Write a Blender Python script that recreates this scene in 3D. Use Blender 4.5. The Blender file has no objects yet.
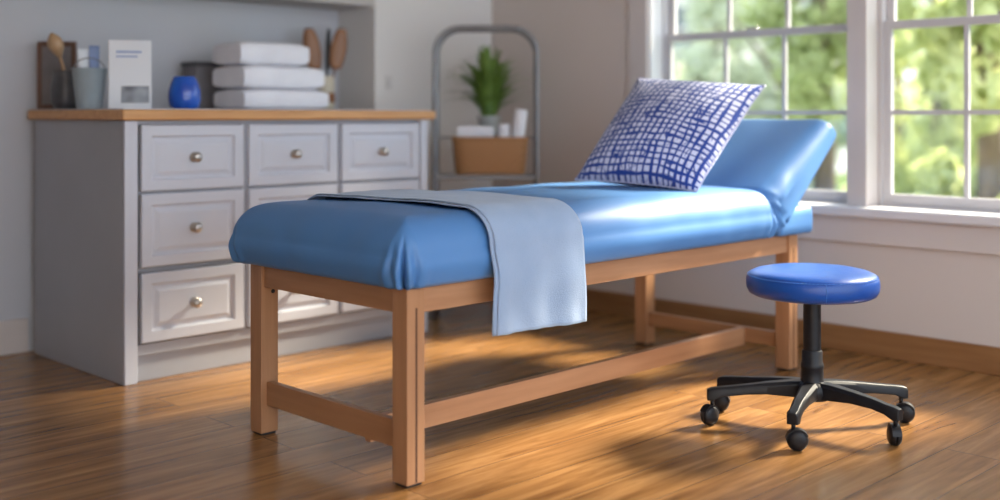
import bpy, bmesh, math, random
from mathutils import Vector, Matrix, noise
PI = math.pi
random.seed(7)
sc = bpy.context.scene
COL = sc.collection

# ------------------------------------------------------------------ camera
cd = bpy.data.cameras.new('camera'); cam = bpy.data.objects.new('camera', cd); COL.objects.link(cam)
cam.location = (-2.034, -2.402, 1.05)
cam.rotation_euler = (PI/2, 0, -PI/4)
cd.sensor_width = 36; cd.lens = 40.32; cd.shift_y = -0.135
cd.clip_end = 200
cd.dof.use_dof = True; cd.dof.focus_distance = 3.62; cd.dof.aperture_fstop = 0.85
sc.camera = cam

# ------------------------------------------------------------------ world, sun, exposure
w = bpy.data.worlds.new('sky'); sc.world = w; w.use_nodes = True
wn = w.node_tree.nodes; wl = w.node_tree.links; wn.clear()
wo = wn.new('ShaderNodeOutputWorld'); bg = wn.new('ShaderNodeBackground')
bg.inputs['Color'].default_value = (0.78, 0.88, 1.0, 1); bg.inputs['Strength'].default_value = 2.05
wl.new(bg.outputs[0], wo.inputs[0])
sd = bpy.data.lights.new('sun', 'SUN'); sun = bpy.data.objects.new('sun', sd); COL.objects.link(sun)
sd.energy = 15; sd.angle = math.radians(12); sd.color = (1.0, 0.88, 0.70)
# light travels from beyond the windows (+X) down into the room and towards the cupboard (+Y)
sdir = Vector((-1.0, 0.30, -0.84)).normalized()
sun.rotation_euler = sdir.to_track_quat('-Z', 'Y').to_euler()
sun.location = (8, -4, 7)
# light portals in the two window openings: they emit nothing, they only guide the sky light through the glass
for (yy, wid) in ((0.58, 1.1), (-0.62, 1.1)):
    ld = bpy.data.lights.new('window_portal', 'AREA'); lo = bpy.data.objects.new('window_portal', ld); COL.objects.link(lo)
    ld.shape = 'RECTANGLE'; ld.size = 1.6; ld.size_y = wid; ld.cycles.is_portal = True
    lo.location = (2.80, yy, 1.43); lo.rotation_euler = (0, PI/2, 0)
vs = sc.view_settings
vs.view_transform = 'Standard'; vs.look = 'None'; vs.exposure = 0.72; vs.gamma = 1; vs.use_curve_mapping = False
sc.cycles.max_bounces = 8; sc.cycles.transparent_max_bounces = 12

# ------------------------------------------------------------------ materials
def nmat(name, col, rough=0.5, metal=0.0, spec=0.5, coat=0.0, sheen=0.0):
    m = bpy.data.materials.new(name); m.use_nodes = True
    b = m.node_tree.nodes['Principled BSDF']
    b.inputs['Base Color'].default_value = (*col, 1); b.inputs['Roughness'].default_value = rough
    b.inputs['Metallic'].default_value = metal
    b.inputs['Specular IOR Level'].default_value = spec
    b.inputs['Coat Weight'].default_value = coat
    b.inputs['Sheen Weight'].default_value = sheen
    return m
def varied(name, c1, c2, scale=4.0, rough=0.5, bump=0.0, bscale=60.0, stretch=(1,1,1), detail=4, **k):
    """procedural material: two tones mixed by noise, optional fine bump"""
    m = nmat(name, c1, rough, **k); nt = m.node_tree; N = nt.nodes; L = nt.links; b = N['Principled BSDF']
    tc = N.new('ShaderNodeTexCoord'); mp = N.new('ShaderNodeMapping'); mp.inputs['Scale'].default_value = stretch
    nz = N.new('ShaderNodeTexNoise'); nz.inputs['Scale'].default_value = scale; nz.inputs['Detail'].default_value = detail
    cr = N.new('ShaderNodeValToRGB'); cr.color_ramp.elements[0].color = (*c1, 1); cr.color_ramp.elements[1].color = (*c2, 1)
    cr.color_ramp.elements[0].position = 0.3; cr.color_ramp.elements[1].position = 0.7
    L.new(tc.outputs['Object'], mp.inputs[0]); L.new(mp.outputs[0], nz.inputs['Vector'])
    L.new(nz.outputs[0], cr.inputs[0]); L.new(cr.outputs[0], b.inputs['Base Color'])
    if bump:
        n2 = N.new('ShaderNodeTexNoise'); n2.inputs['Scale'].default_value = bscale; n2.inputs['Detail'].default_value = 3
        L.new(mp.outputs[0], n2.inputs['Vector'])
        bp = N.new('ShaderNodeBump'); bp.inputs['Strength'].default_value = bump; bp.inputs['Distance'].default_value = 0.004
        L.new(n2.outputs[0], bp.inputs['Height']); L.new(bp.outputs[0], b.inputs['Normal'])
    return m
def wood(name, c1, c2, axis, rough=0.42):
    s = [22, 22, 22]; s['XYZ'.index(axis)] = 1.6
    return varied(name, c1, c2, scale=1.6, rough=rough, bump=0.12, bscale=3, stretch=tuple(s), detail=6)
M = {}
M['wall'] = varied('wall_paint_grey', (0.50,0.47,0.45), (0.52,0.49,0.47), 1.5, 0.85, 0.04, 90)
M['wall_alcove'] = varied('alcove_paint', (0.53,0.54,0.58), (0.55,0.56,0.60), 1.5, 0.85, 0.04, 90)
M['wall_back'] = varied('wall_paint_pale', (0.72,0.70,0.68), (0.74,0.72,0.70), 1.5, 0.85, 0.04, 90)
M['wall_window'] = varied('wall_paint_taupe', (0.60,0.53,0.49), (0.62,0.55,0.505), 1.5, 0.85, 0.04, 90)
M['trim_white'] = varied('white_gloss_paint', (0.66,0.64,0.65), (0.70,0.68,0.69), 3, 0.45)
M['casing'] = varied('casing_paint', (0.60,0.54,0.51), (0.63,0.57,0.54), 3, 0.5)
M['baseboard'] = wood('baseboard_wood', (0.23,0.105,0.038), (0.31,0.15,0.06), 'Y', 0.4)
M['cabinet'] = varied('cabinet_paint_shaded', (0.36,0.37,0.41), (0.39,0.40,0.44), 3, 0.5)  # darker than the drawer fronts: the shade on the side is put into this colour
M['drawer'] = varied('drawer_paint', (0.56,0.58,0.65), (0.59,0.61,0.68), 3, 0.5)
M['counter'] = wood('counter_wood', (0.52,0.25,0.09), (0.66,0.36,0.15), 'X', 0.4)
M['counter_top'] = varied('counter_top_pale', (0.60,0.60,0.63), (0.66,0.66,0.69), 6, 0.4)
M['nickel'] = nmat('brushed_nickel', (0.50,0.48,0.45), 0.32, 1.0)
M['beechX'] = wood('beech_x', (0.37,0.18,0.088), (0.46,0.24,0.125), 'X')
M['beechY'] = wood('beech_y', (0.34,0.16,0.073), (0.42,0.21,0.10), 'Y')
M['beechZ'] = wood('beech_z', (0.36,0.175,0.082), (0.44,0.225,0.112), 'Z')
M['groove'] = nmat('groove_shade', (0.10,0.04,0.018), 0.7)  # shade inside a groove, given as colour on an uncut face
M['rubber'] = nmat('rubber_black', (0.015,0.015,0.017), 0.6)
M['black'] = varied('black_nylon', (0.006,0.006,0.008), (0.011,0.011,0.014), 30, 0.42, spec=0.3)
M['chrome'] = nmat('chrome', (0.6,0.6,0.62), 0.15, 1.0)
M['vinyl'] = varied('light_blue_vinyl', (0.070,0.205,0.475), (0.082,0.228,0.505), 2.2, 0.48, 0.10, 14, detail=2)
M['vinyl_stool'] = varied('royal_blue_vinyl', (0.003,0.058,0.30), (0.005,0.07,0.35), 6, 0.34, 0.22, 30, detail=2)
M['thread'] = nmat('stitch_thread', (0.05,0.20,0.62), 0.7)
M['towel'] = varied('pale_blue_cloth', (0.26,0.36,0.53), (0.30,0.40,0.57), 9, 0.9, 0.5, 260, sheen=0.3)
M['towel_hem'] = nmat('pale_blue_hem', (0.36,0.46,0.58), 0.9)
M['white_towel'] = varied('white_towelling', (0.82,0.82,0.88), (0.88,0.88,0.93), 12, 0.95, 0.8, 150)
M['grey_towel'] = varied('grey_towelling', (0.30,0.32,0.40), (0.36,0.38,0.46), 12, 0.95, 0.8, 150)
M['jar_blue'] = varied('cobalt_glaze', (0.004,0.06,0.42), (0.012,0.13,0.62), 14, 0.2, coat=0.6)
M['rack'] = varied('rack_grey_metal', (0.20,0.20,0.21), (0.26,0.26,0.27), 8, 0.4, metal=0.6)
M['pot'] = varied('zinc_pot', (0.40,0.42,0.42), (0.52,0.54,0.54), 12, 0.5)
M['soil'] = varied('soil', (0.05,0.03,0.02), (0.08,0.05,0.03), 60, 0.95)
M['leaf'] = varied('plant_leaf', (0.08,0.16,0.025), (0.20,0.32,0.06), 9, 0.55)
M['bottle_white'] = varied('white_plastic', (0.74,0.74,0.76), (0.80,0.80,0.82), 5, 0.4)
M['dark_wood'] = wood('dark_wood', (0.10,0.05,0.035), (0.17,0.09,0.06), 'Z')
M['brown_wood'] = wood('brown_wood', (0.22,0.09,0.035), (0.32,0.14,0.055), 'Z')
M['tan_wood'] = wood('tan_wood', (0.42,0.27,0.15), (0.50,0.33,0.19), 'Z')
M['dark_ceramic'] = varied('dark_ceramic', (0.05,0.05,0.055), (0.10,0.10,0.11), 12, 0.4)
M['pail'] = varied('blue_grey_pail', (0.28,0.34,0.38), (0.38,0.44,0.48), 8, 0.45)
M['book'] = varied('grey_board', (0.16,0.15,0.16), (0.24,0.22,0.23), 8, 0.7)
M['cream'] = nmat('cream', (0.62,0.56,0.44), 0.5)
M['paper'] = varied('white_card', (0.72,0.75,0.80), (0.78,0.80,0.84), 3, 0.6)
M['ink_blue'] = nmat('pale_blue_print', (0.25,0.34,0.58), 0.6)
M['ink_grey'] = varied('grey_print', (0.14,0.15,0.17), (0.42,0.45,0.50), 16, 0.6, detail=1)
M['plate'] = nmat('switch_white', (0.62,0.60,0.58), 0.4)
M['siding'] = varied('pale_siding', (0.50,0.51,0.53), (0.55,0.56,0.58), 1, 0.7)
M['roof'] = varied('grey_shingle', (0.30,0.29,0.29), (0.38,0.37,0.37), 3, 0.9)
M['darkglass'] = nmat('dark_pane', (0.10,0.12,0.14), 0.1)
M['bark'] = varied('bark', (0.13,0.09,0.06), (0.20,0.15,0.11), 8, 0.9, stretch=(4,4,1))
M['lawn'] = varied('lawn_grass', (0.055,0.095,0.022), (0.09,0.13,0.035), 0.8, 0.95, 0.6, 30, spec=0.1)

def leafmat(name, c1, c2):
    m = varied(name, c1, c2, 1.1, 0.6, detail=3); nt = m.node_tree; N = nt.nodes; L = nt.links
    b = N['Principled BSDF']; out = N['Material Output']
    tr = N.new('ShaderNodeBsdfTranslucent'); mx = N.new('ShaderNodeMixShader'); mx.inputs[0].default_value = 0.55
    cr = [n for n in N if n.type == 'VALTORGB'][0]
    L.new(cr.outputs[0], tr.inputs['Color']); L.new(b.outputs[0], mx.inputs[1]); L.new(tr.outputs[0], mx.inputs[2])
    L.new(mx.outputs[0], out.inputs['Surface']); return m
M['foliage_a'] = leafmat('foliage_yellow_green', (0.46,0.52,0.22), (0.66,0.69,0.38))  # leaf colours here and below lightened to carry the haze outside
M['foliage_b'] = leafmat('foliage_mid_green', (0.36,0.43,0.18), (0.54,0.60,0.30))
M['foliage_c'] = leafmat('foliage_pale', (0.56,0.62,0.46), (0.74,0.76,0.64))

# clear window glass: mostly see-through with a faint reflection
gm = bpy.data.materials.new('clear_glass'); gm.use_nodes = True; nt = gm.node_tree; N = nt.nodes; L = nt.links; N.clear()
go = N.new('ShaderNodeOutputMaterial'); gt = N.new('ShaderNodeBsdfTransparent'); gg = N.new('ShaderNodeBsdfGlossy')
gg.inputs['Roughness'].default_value = 0.02; gt.inputs['Color'].default_value = (0.97,0.985,0.98,1)
gx = N.new('ShaderNodeMixShader'); gx.inputs[0].default_value = 0.05
L.new(gt.outputs[0], gx.inputs[1]); L.new(gg.outputs[0], gx.inputs[2]); L.new(gx.outputs[0], go.inputs[0])
M['glass'] = gm
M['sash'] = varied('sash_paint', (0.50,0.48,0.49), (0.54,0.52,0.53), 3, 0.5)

# oak plank floor, boards running along X
def floor_mat():
    m = nmat('oak_planks', (0.4,0.2,0.08), 0.3); nt = m.node_tree; N = nt.nodes; L = nt.links; b = N['Principled BSDF']
    tc = N.new('ShaderNodeTexCoord')
    br = N.new('ShaderNodeTexBrick'); br.inputs['Scale'].default_value = 1.0
    br.inputs['Brick Width'].default_value = 2.3; br.inputs['Row Height'].default_value = 0.18
    br.inputs['Mortar Size'].default_value = 0.0016; br.inputs['Mortar Smooth'].default_value = 0.3
    br.inputs['Color1'].default_value = (0,0,0,1); br.inputs['Color2'].default_value = (1,1,1,1); br.inputs['Mortar'].default_value = (0.5,0.5,0.5,1)
    br.offset = 0.37
    L.new(tc.outputs['Object'], br.inputs['Vector'])
    # per-board offset for the grain
    mul = N.new('ShaderNodeVectorMath'); mul.operation = 'MULTIPLY'; mul.inputs[1].default_value = (7.3, 3.1, 5.7)
    add = N.new('ShaderNodeVectorMath'); add.operation = 'ADD'
    mp = N.new('ShaderNodeMapping'); mp.inputs['Scale'].default_value = (1.3, 15, 1)
    L.new(tc.outputs['Object'], mp.inputs[0]); L.new(br.outputs['Color'], mul.inputs[0])
    L.new(mp.outputs[0], add.inputs[0]); L.new(mul.outputs[0], add.inputs[1])
    nz = N.new('ShaderNodeTexNoise'); nz.inputs['Scale'].default_value = 1.5; nz.inputs['Detail'].default_value = 8; nz.inputs['Roughness'].default_value = 0.62
    nz.inputs['Distortion'].default_value = 0.6
    L.new(add.outputs[0], nz.inputs['Vector'])
    cr = N.new('ShaderNodeValToRGB'); e = cr.color_ramp.elements
    e[0].position = 0.28; e[0].color = (0.15,0.062,0.019,1); e[1].position = 0.72; e[1].color = (0.43,0.225,0.088,1)
    k = e.new(0.5); k.color = (0.285,0.137,0.046,1)
    L.new(nz.outputs[0], cr.inputs[0])
    hs = N.new('ShaderNodeHueSaturation'); rm = N.new('ShaderNodeMapRange')
    rm.inputs['To Min'].default_value = 0.86; rm.inputs['To Max'].default_value = 1.08
    L.new(br.outputs['Color'], rm.inputs[0]); L.new(rm.outputs[0], hs.inputs['Value']); L.new(cr.outputs[0], hs.inputs['Color'])
    mx = N.new('ShaderNodeMixRGB'); mx.inputs[2].default_value = (0.11,0.045,0.015,1)
    L.new(br.outputs['Fac'], mx.inputs[0]); L.new(hs.outputs[0], mx.inputs[1]); L.new(mx.outputs[0], b.inputs['Base Color'])
    bp = N.new('ShaderNodeBump'); bp.inputs['Strength'].default_value = 0.25; bp.inputs['Distance'].default_value = 0.002
    sub = N.new('ShaderNodeMath'); sub.operation = 'SUBTRACT'; L.new(nz.outputs[0], sub.inputs[0]); L.new(br.outputs['Fac'], sub.inputs[1])
    L.new(sub.outputs[0], bp.inputs['Height']); L.new(bp.outputs[0], b.inputs['Normal'])
    b.inputs['Roughness'].default_value = 0.24
    return m
M['floor'] = floor_mat()

# hand-drawn blue crosshatch on white, in the pillow's UV space
def pillow_mat():
    m = nmat('crosshatch_cotton', (0.8,0.8,0.9), 0.85, sheen=0.2); nt = m.node_tree; N = nt.nodes; L = nt.links; b = N['Principled BSDF']
    tc = N.new('ShaderNodeTexCoord'); sep = N.new('ShaderNodeSeparateXYZ'); L.new(tc.outputs['UV'], sep.inputs[0])
    def math_(op, a, bb=None, c=None):
        n = N.new('ShaderNodeMath'); n.operation = op
        for i, v in enumerate((a, bb, c)):
            if v is None: continue
            if hasattr(v, 'links'): L.new(v, n.inputs[i])
            else: n.inputs[i].default_value = v
        return n.outputs[0]
    def nz(scale, stretch, off, detail=2):
        mp = N.new('ShaderNodeMapping'); mp.inputs['Scale'].default_value = stretch; mp.inputs['Location'].default_value = off
        L.new(tc.outputs['UV'], mp.inputs[0]); n = N.new('ShaderNodeTexNoise'); n.inputs['Scale'].default_value = scale; n.inputs['Detail'].default_value = detail
        L.new(mp.outputs[0], n.inputs['Vector']); return n.outputs[0]
    def lines(coord, count, wob, off, wlo, whi, stretch):
        wv = nz(5.0, stretch, off)
        ph = math_('MULTIPLY_ADD', coord, count, math_('MULTIPLY', wv, wob))
        f = math_('FRACT', ph); d = math_('ABSOLUTE', math_('SUBTRACT', f, 0.5))
        wd = N.new('ShaderNodeMapRange'); wd.inputs['From Min'].default_value = 0.35; wd.inputs['From Max'].default_value = 0.65
        wd.inputs['To Min'].default_value = wlo; wd.inputs['To Max'].default_value = whi
        L.new(nz(7.0, (1,1,1), (off[1], off[0], 3)), wd.inputs[0])
        return math_('SMOOTH_MIN', 1.0, math_('MAXIMUM', 0.0, math_('MULTIPLY', math_('SUBTRACT', wd.outputs[0], d), 14.0)), 0.1)
    a = lines(sep.outputs[0], 20, 1.9, (0,0,0), 0.145, 0.275, (1, 0.5, 1))
    c = lines(sep.outputs[1], 21, 1.9, (4,7,0), 0.125, 0.255, (0.5, 1, 1))
    a2 = lines(sep.outputs[0], 15, 3.0, (9,2,0), -0.02, 0.13, (1, 0.8, 1))
    c2 = lines(sep.outputs[1], 16, 3.0, (3,12,0), -0.02, 0.13, (0.8, 1, 1))
    t = math_('MAXIMUM', math_('MAXIMUM', a, c), math_('MAXIMUM', a2, c2))
    cr = N.new('ShaderNodeMixRGB'); cr.inputs[1].default_value = (0.62,0.65,0.84,1); cr.inputs[2].default_value = (0.008,0.045,0.29,1)
    L.new(t, cr.inputs[0]); L.new(cr.outputs[0], b.inputs['Base Color'])
    return m
M['pillow'] = pillow_mat()
M['piping'] = nmat('white_piping', (0.55,0.58,0.78), 0.8)

def wicker_mat():
    m = nmat('wicker', (0.4,0.2,0.09), 0.7); nt = m.node_tree; N = nt.nodes; L = nt.links; b = N['Principled BSDF']
    tc = N.new('ShaderNodeTexCoord'); ch = N.new('ShaderNodeTexChecker'); ch.inputs['Scale'].default_value = 60
    ch.inputs['Color1'].default_value = (0.44,0.23,0.10,1); ch.inputs['Color2'].default_value = (0.36,0.18,0.075,1)
    L.new(tc.outputs['Object'], ch.inputs[0]); L.new(ch.outputs[0], b.inputs['Base Color']); return m
M['wicker'] = wicker_mat()

# ------------------------------------------------------------------ mesh helpers
def link(name, bm, mat, parent=None, smooth=False, bevel=0.0, mats=None, seg=2, auto=None):
    bmesh.ops.recalc_face_normals(bm, faces=bm.faces)
    me = bpy.data.meshes.new(name); bm.to_mesh(me); bm.free()
    o = bpy.data.objects.new(name, me); COL.objects.link(o)
    for mm in (mats or [mat]): me.materials.append(mm)
    if smooth or bevel:
        for p in me.polygons: p.use_smooth = True
    if bevel:
        md = o.modifiers.new('bevel', 'BEVEL'); md.width = bevel; md.segments = seg; md.limit_method = 'ANGLE'; md.angle_limit = math.radians(40)
        md.harden_normals = True
    elif auto:
        me.set_sharp_from_angle(angle=math.radians(auto))
    if parent is not None: o.parent = parent
    return o
def box(bm, x0, x1, y0, y1, z0, z1, mi=0):
    vs_ = [bm.verts.new(p) for p in ((x0,y0,z0),(x1,y0,z0),(x1,y1,z0),(x0,y1,z0),(x0,y0,z1),(x1,y0,z1),(x1,y1,z1),(x0,y1,z1))]
    for f in ((0,3,2,1),(4,5,6,7),(0,1,5,4),(1,2,6,5),(2,3,7,6),(3,0,4,7)):
        fc = bm.faces.new([vs_[i] for i in f]); fc.material_index = mi
    return vs_
def B(name, dims, mat, parent=None, bevel=0.003, **k):
    bm = bmesh.new(); box(bm, *dims); return link(name, bm, mat, parent, bevel=bevel, **k)
def lathe(bm, prof, seg=40, c=(0,0,0), mi=0, sq=None):
    rings = []
    for (r, z) in prof:
        if r < 1e-5: rings.append([bm.verts.new((c[0], c[1], c[2]+z))])
        else: rings.append([bm.verts.new((c[0]+r*math.cos(2*PI*i/seg), c[1]+r*math.sin(2*PI*i/seg), c[2]+z)) for i in range(seg)])
    for a, b_ in zip(rings, rings[1:]):
        for i in range(seg):
            j = (i+1) % seg
            if len(a) == 1 and len(b_) == 1: continue
            if len(a) == 1: f = bm.faces.new((a[0], b_[i], b_[j]))
            elif len(b_) == 1: f = bm.faces.new((a[i], a[j], b_[0]))
            else: f = bm.faces.new((a[i], a[j], b_[j], b_[i]))
            f.material_index = mi
def tube(bm, pts, rad, seg=10, cap=True, mi=0, closed=False):
    pts = [Vector(p) for p in pts]; n = len(pts)
    rads = rad if isinstance(rad, (list, tuple)) else [rad]*n
    rings = []; up = None
    for i, p in enumerate(pts):
        if closed: t = (pts[(i+1) % n] - pts[i-1]).normalized()
        else: t = ((pts[min(i+1, n-1)]) - pts[max(i-1, 0)]).normalized()
        if up is None: up = t.orthogonal().normalized()
        else:
            up = up - t*up.dot(t); up = up.normalized() if up.length > 1e-6 else t.orthogonal().normalized()
        bn = t.cross(up)
        rings.append([bm.verts.new(p + (up*math.cos(2*PI*k/seg) + bn*math.sin(2*PI*k/seg))*rads[i]) for k in range(seg)])
    pairs = list(zip(rings, rings[1:])) + ([(rings[-1], rings[0])] if closed else [])
    for a, b_ in pairs:
        for k in range(seg):
            j = (k+1) % seg; f = bm.faces.new((a[k], a[j], b_[j], b_[k])); f.material_index = mi
    if cap and not closed:
        bm.faces.new(rings[0][::-1]).material_index = mi; bm.faces.new(rings[-1]).material_index = mi
def empty(name, loc):
    o = bpy.data.objects.new(name, None); COL.objects.link(o); o.location = loc; o.empty_display_size = 0.1; return o
def tag(o, label, cat, group=None, kind=None):
    o['label'] = label; o['category'] = cat
    if group: o['group'] = group
    if kind: o['kind'] = kind
    return o
def structure(o):
    o['kind'] = 'structure'; return o
def thing(name, loc, label, cat, group=None): return tag(empty(name, loc), label, cat, group)
def rehome(root):
    """children were built in room coordinates: keep them there under a root that has a location"""
    bpy.context.view_layer.update()
    for c in [c for c in COL.objects if c.parent == root]:
        if c.type == 'MESH' and not c.get('_local'):
            c.data.transform(Matrix.Translation(-Vector(root.location)))
def bez(p, n):
    out = []
    for i in range(n+1):
        t = i/n; q = [Vector(a) for a in p]
        while len(q) > 1: q = [a.lerp(b_, t) for a, b_ in zip(q, q[1:])]
        out.append(q[0])
    return out
def sstep(a, b_, x):
    t = max(0, min(1, (x-a)/(b_-a))); return t*t*(3-2*t)

# ------------------------------------------------------------------ room shell
WX = 2.58          # inner face of the window wall
ST = 2.278         # face of the short wall beside the alcove
AL = 2.60          # back of the alcove
CZ = 2.60
structure(B('floor', (-2.75, 2.75, -4.3, 2.7, -0.05, 0), M['floor'], bevel=0))
# back wall: alcove back + short pier to the corner + dropped soffit over the alcove
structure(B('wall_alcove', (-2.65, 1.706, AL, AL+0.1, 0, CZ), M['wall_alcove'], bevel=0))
structure(B('wall_back', (1.706, 2.58, ST, AL+0.1, 0, CZ), M['wall_back'], bevel=0.004))
structure(B('trim_1', (-2.65, 1.706, ST, AL, 1.625, CZ), M['wall'], bevel=0.004))
structure(B('ceiling', (-2.65, 2.75, -2.9, 2.7, CZ, CZ+0.1), M['trim_white'], bevel=0))  # out of view; its reach is shaped to hold back sky light
structure(B('wall_left_blocker', (-2.75, -2.65, -4.3, AL+0.1, 0, CZ), M['wall'], bevel=0))  # unseen wall, added to block light from the left
# window wall with two openings
GY = [(0.03, 1.13), (-1.17, -0.065)]          # openings in Y
OZ0, OZ1 = 0.645, 2.22
bm = bmesh.new()
X1 = WX+0.17
box(bm, WX, X1, -4.3, AL+0.1, 0, OZ0)
box(bm, WX, X1, -4.3, AL+0.1, OZ1, CZ)
box(bm, WX, X1, GY[0][1], AL+0.1, OZ0, OZ1)
box(bm, WX, X1, -4.3, GY[1][0], OZ0, OZ1)
structure(link('wall_right', bm, M['wall_window']))
structure(B('trim_2', (WX-0.004, X1, GY[1][1], GY[0][0], OZ0, OZ1), M['casing'], bevel=0.004))       # pier between the windows
structure(B('trim_3', (WX-0.018, WX+0.002, 1.13, 1.25, OZ0, OZ1+0.1), M['casing'], bevel=0.004))     # left casing
structure(B('trim_4', (WX-0.018, WX+0.002, -1.30, -1.17, OZ0, OZ1+0.1), M['casing'], bevel=0.004))
structure(B('trim_5', (WX-0.02, WX+0.002, -1.30, 1.25, OZ1, OZ1+0.12), M['casing'], bevel=0.004))    # head casing
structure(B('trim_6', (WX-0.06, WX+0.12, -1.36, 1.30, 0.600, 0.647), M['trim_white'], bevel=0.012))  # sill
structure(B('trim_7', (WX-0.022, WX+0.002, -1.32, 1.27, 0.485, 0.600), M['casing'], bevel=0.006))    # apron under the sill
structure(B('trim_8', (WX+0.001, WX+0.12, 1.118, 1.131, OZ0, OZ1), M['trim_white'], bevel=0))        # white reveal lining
structure(B('baseboard_right', (WX-0.018, WX+0.001, -4.3, ST, 0, 0.115), M['baseboard'], bevel=0.005))
structure(B('baseboard_back', (1.70, WX-0.018, ST-0.016, ST+0.001, 0, 0.115), M['trim_white'], bevel=0.005))
structure(B('baseboard_alcove', (-2.65, 0.0, AL-0.016, AL+0.001, 0, 0.15), M['casing'], bevel=0.005))
# sash windows
def window(n, y0, y1):
    root = empty('window_%d' % n, ((WX+0.13), (y0+y1)/2, OZ0)); structure(root)
    xf = WX+0.10
    bm = bmesh.new()        # outer frame
    box(bm, xf, xf+0.07, y0, y0+0.022, OZ0, OZ1); box(bm, xf, xf+0.07, y1-0.022, y1, OZ0, OZ1)
    box(bm, xf, xf+0.07, y0+0.022, y1-0.022, OZ1-0.03, OZ1); box(bm, xf, xf+0.07, y0+0.022, y1-0.022, OZ0, OZ0+0.012)
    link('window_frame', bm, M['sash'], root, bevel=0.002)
    ZM = 1.448
    for nm, z0, z1, xo in (('lower_sash', OZ0+0.012, ZM+0.018, xf+0.012), ('upper_sash', ZM-0.018, OZ1-0.03, xf+0.042)):
        bm = bmesh.new(); a, b_ = y0+0.022, y1-0.022; t = 0.036; tr = 0.036; x0, x1 = xo, xo+0.026
        box(bm, x0, x1, a, a+t, z0, z1); box(bm, x0, x1, b_-t, b_, z0, z1)
        box(bm, x0, x1, a+t, b_-t, z0, z0+(0.044 if nm == 'lower_sash' else tr)); box(bm, x0, x1, a+t, b_-t, z1-tr, z1)
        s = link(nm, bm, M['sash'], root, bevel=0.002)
        bm = bmesh.new(); zl = z0+0.036; zh = z1-tr
        for k in (1, 2):
            yy = a+t+(b_-a-2*t)*k/3; box(bm, x0+0.004, x1-0.004, yy-0.010, yy+0.010, zl, zh)
        zz = (zl+zh)/2; box(bm, x0+0.005, x1-0.005, a+t-0.001, b_-t+0.001, zz-0.010, zz+0.010)
        link('muntins', bm, M['sash'], s, bevel=0)
        B('pane', (x0+0.011, x0+0.014, a+t-0.004, b_-t+0.004, zl-0.002, zh+0.002), M['glass'], s, bevel=0)
    B('sash_latch', (xf-0.004, xf+0.012, (y0+y1)/2-0.03, (y0+y1)/2+0.03, ZM+0.018, ZM+0.03), M['nickel'], root, bevel=0.003)
    # everything was built in room coordinates
    off = Matrix.Translation(-Vector(root.location))
    def walk(o):
        for c in COL.objects:
            if c.parent == o: c.data.transform(off); walk(c)
    walk(root)
window(1, *GY[0]); window(2, *GY[1])

# ------------------------------------------------------------------ treatment table
T = thing('treatment_table', (0, 0, 0), 'long wooden treatment table with light blue vinyl padding and raised head end', 'treatment table')
TW = 0.80; TL = 2.12; LW = 0.066
def leg(x0, y0, side, end):
    """side=-1 near side, end=-1 foot end; dark groove strip on the long-side face"""
    bm = bmesh.new(); x1, y1 = x0+LW, y0+LW
    gx = x0+LW*(0.52 if end < 0 else 0.5); g = 0.0035; gd = 0.006; zt = 0.505
    box(bm, x0, x1, y0, y1, 0.008, 0.56)
    l = link('leg', bm, M['beechZ'], T, bevel=0.003)
    yy = y0-0.0006 if side < 0 else y1+0.0006
    bm = bmesh.new(); box(bm, gx-g, gx+g, min(yy, yy+0.004*side*-1), max(yy, yy+0.004*side*-1), 0.012, zt)
    gv = link('leg_groove_strip', bm, M['groove'], l); gv['label'] = 'dark strip standing in for a shaded groove'
    B('foot_glide', (x0+0.006, x1-0.006, y0+0.006, y1-0.006, 0.0, 0.009), M['rubber'], l, bevel=0.002)
    return l
for x0, e in ((0, -1), (TL-LW-0.012, 1)):
    leg(x0, 0, -1, e); leg(x0, TW-LW, 1, e)
XR = TL-0.012
# aprons
B('end_apron', (0.010, 0.036, LW, TW-LW, 0.487, 0.56), M['beechY'], T)
B('end_apron', (XR-0.036, XR-0.010, LW, TW-LW, 0.487, 0.56), M['beechY'], T)
B('side_apron', (LW, XR-LW, 0.010, 0.036, 0.487, 0.56), M['beechX'], T)
B('side_apron', (LW, XR-LW, TW-0.036, TW-0.010, 0.487, 0.56), M['beechX'], T)
B('end_stretcher', (0.020, 0.046, LW, TW-LW, 0.098, 0.176), M['beechY'], T)
B('end_stretcher', (XR-0.048, XR-0.022, LW, TW-LW, 0.090, 0.150), M['beechY'], T)
B('long_stretcher', (0.046, XR-0.048, 0.222, 0.250, 0.076, 0.150), M['beechX'], T)
bm = bmesh.new()        # bolt heads at the leg joints
for y in (TW-LW-0.001,):
    lathe(bm, [(0, 0.004), (0.006, 0.003), (0.007, 0)], 16, (0, 0, 0))
    bmesh.ops.rotate(bm, verts=bm.verts, matrix=Matrix.Rotation(PI/2, 3, 'X')); bmesh.ops.translate(bm, verts=bm.verts, vec=(0.045, TW-LW, 0.47))
link('bolt_head', bm, M['rubber'], T, smooth=True)

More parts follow.
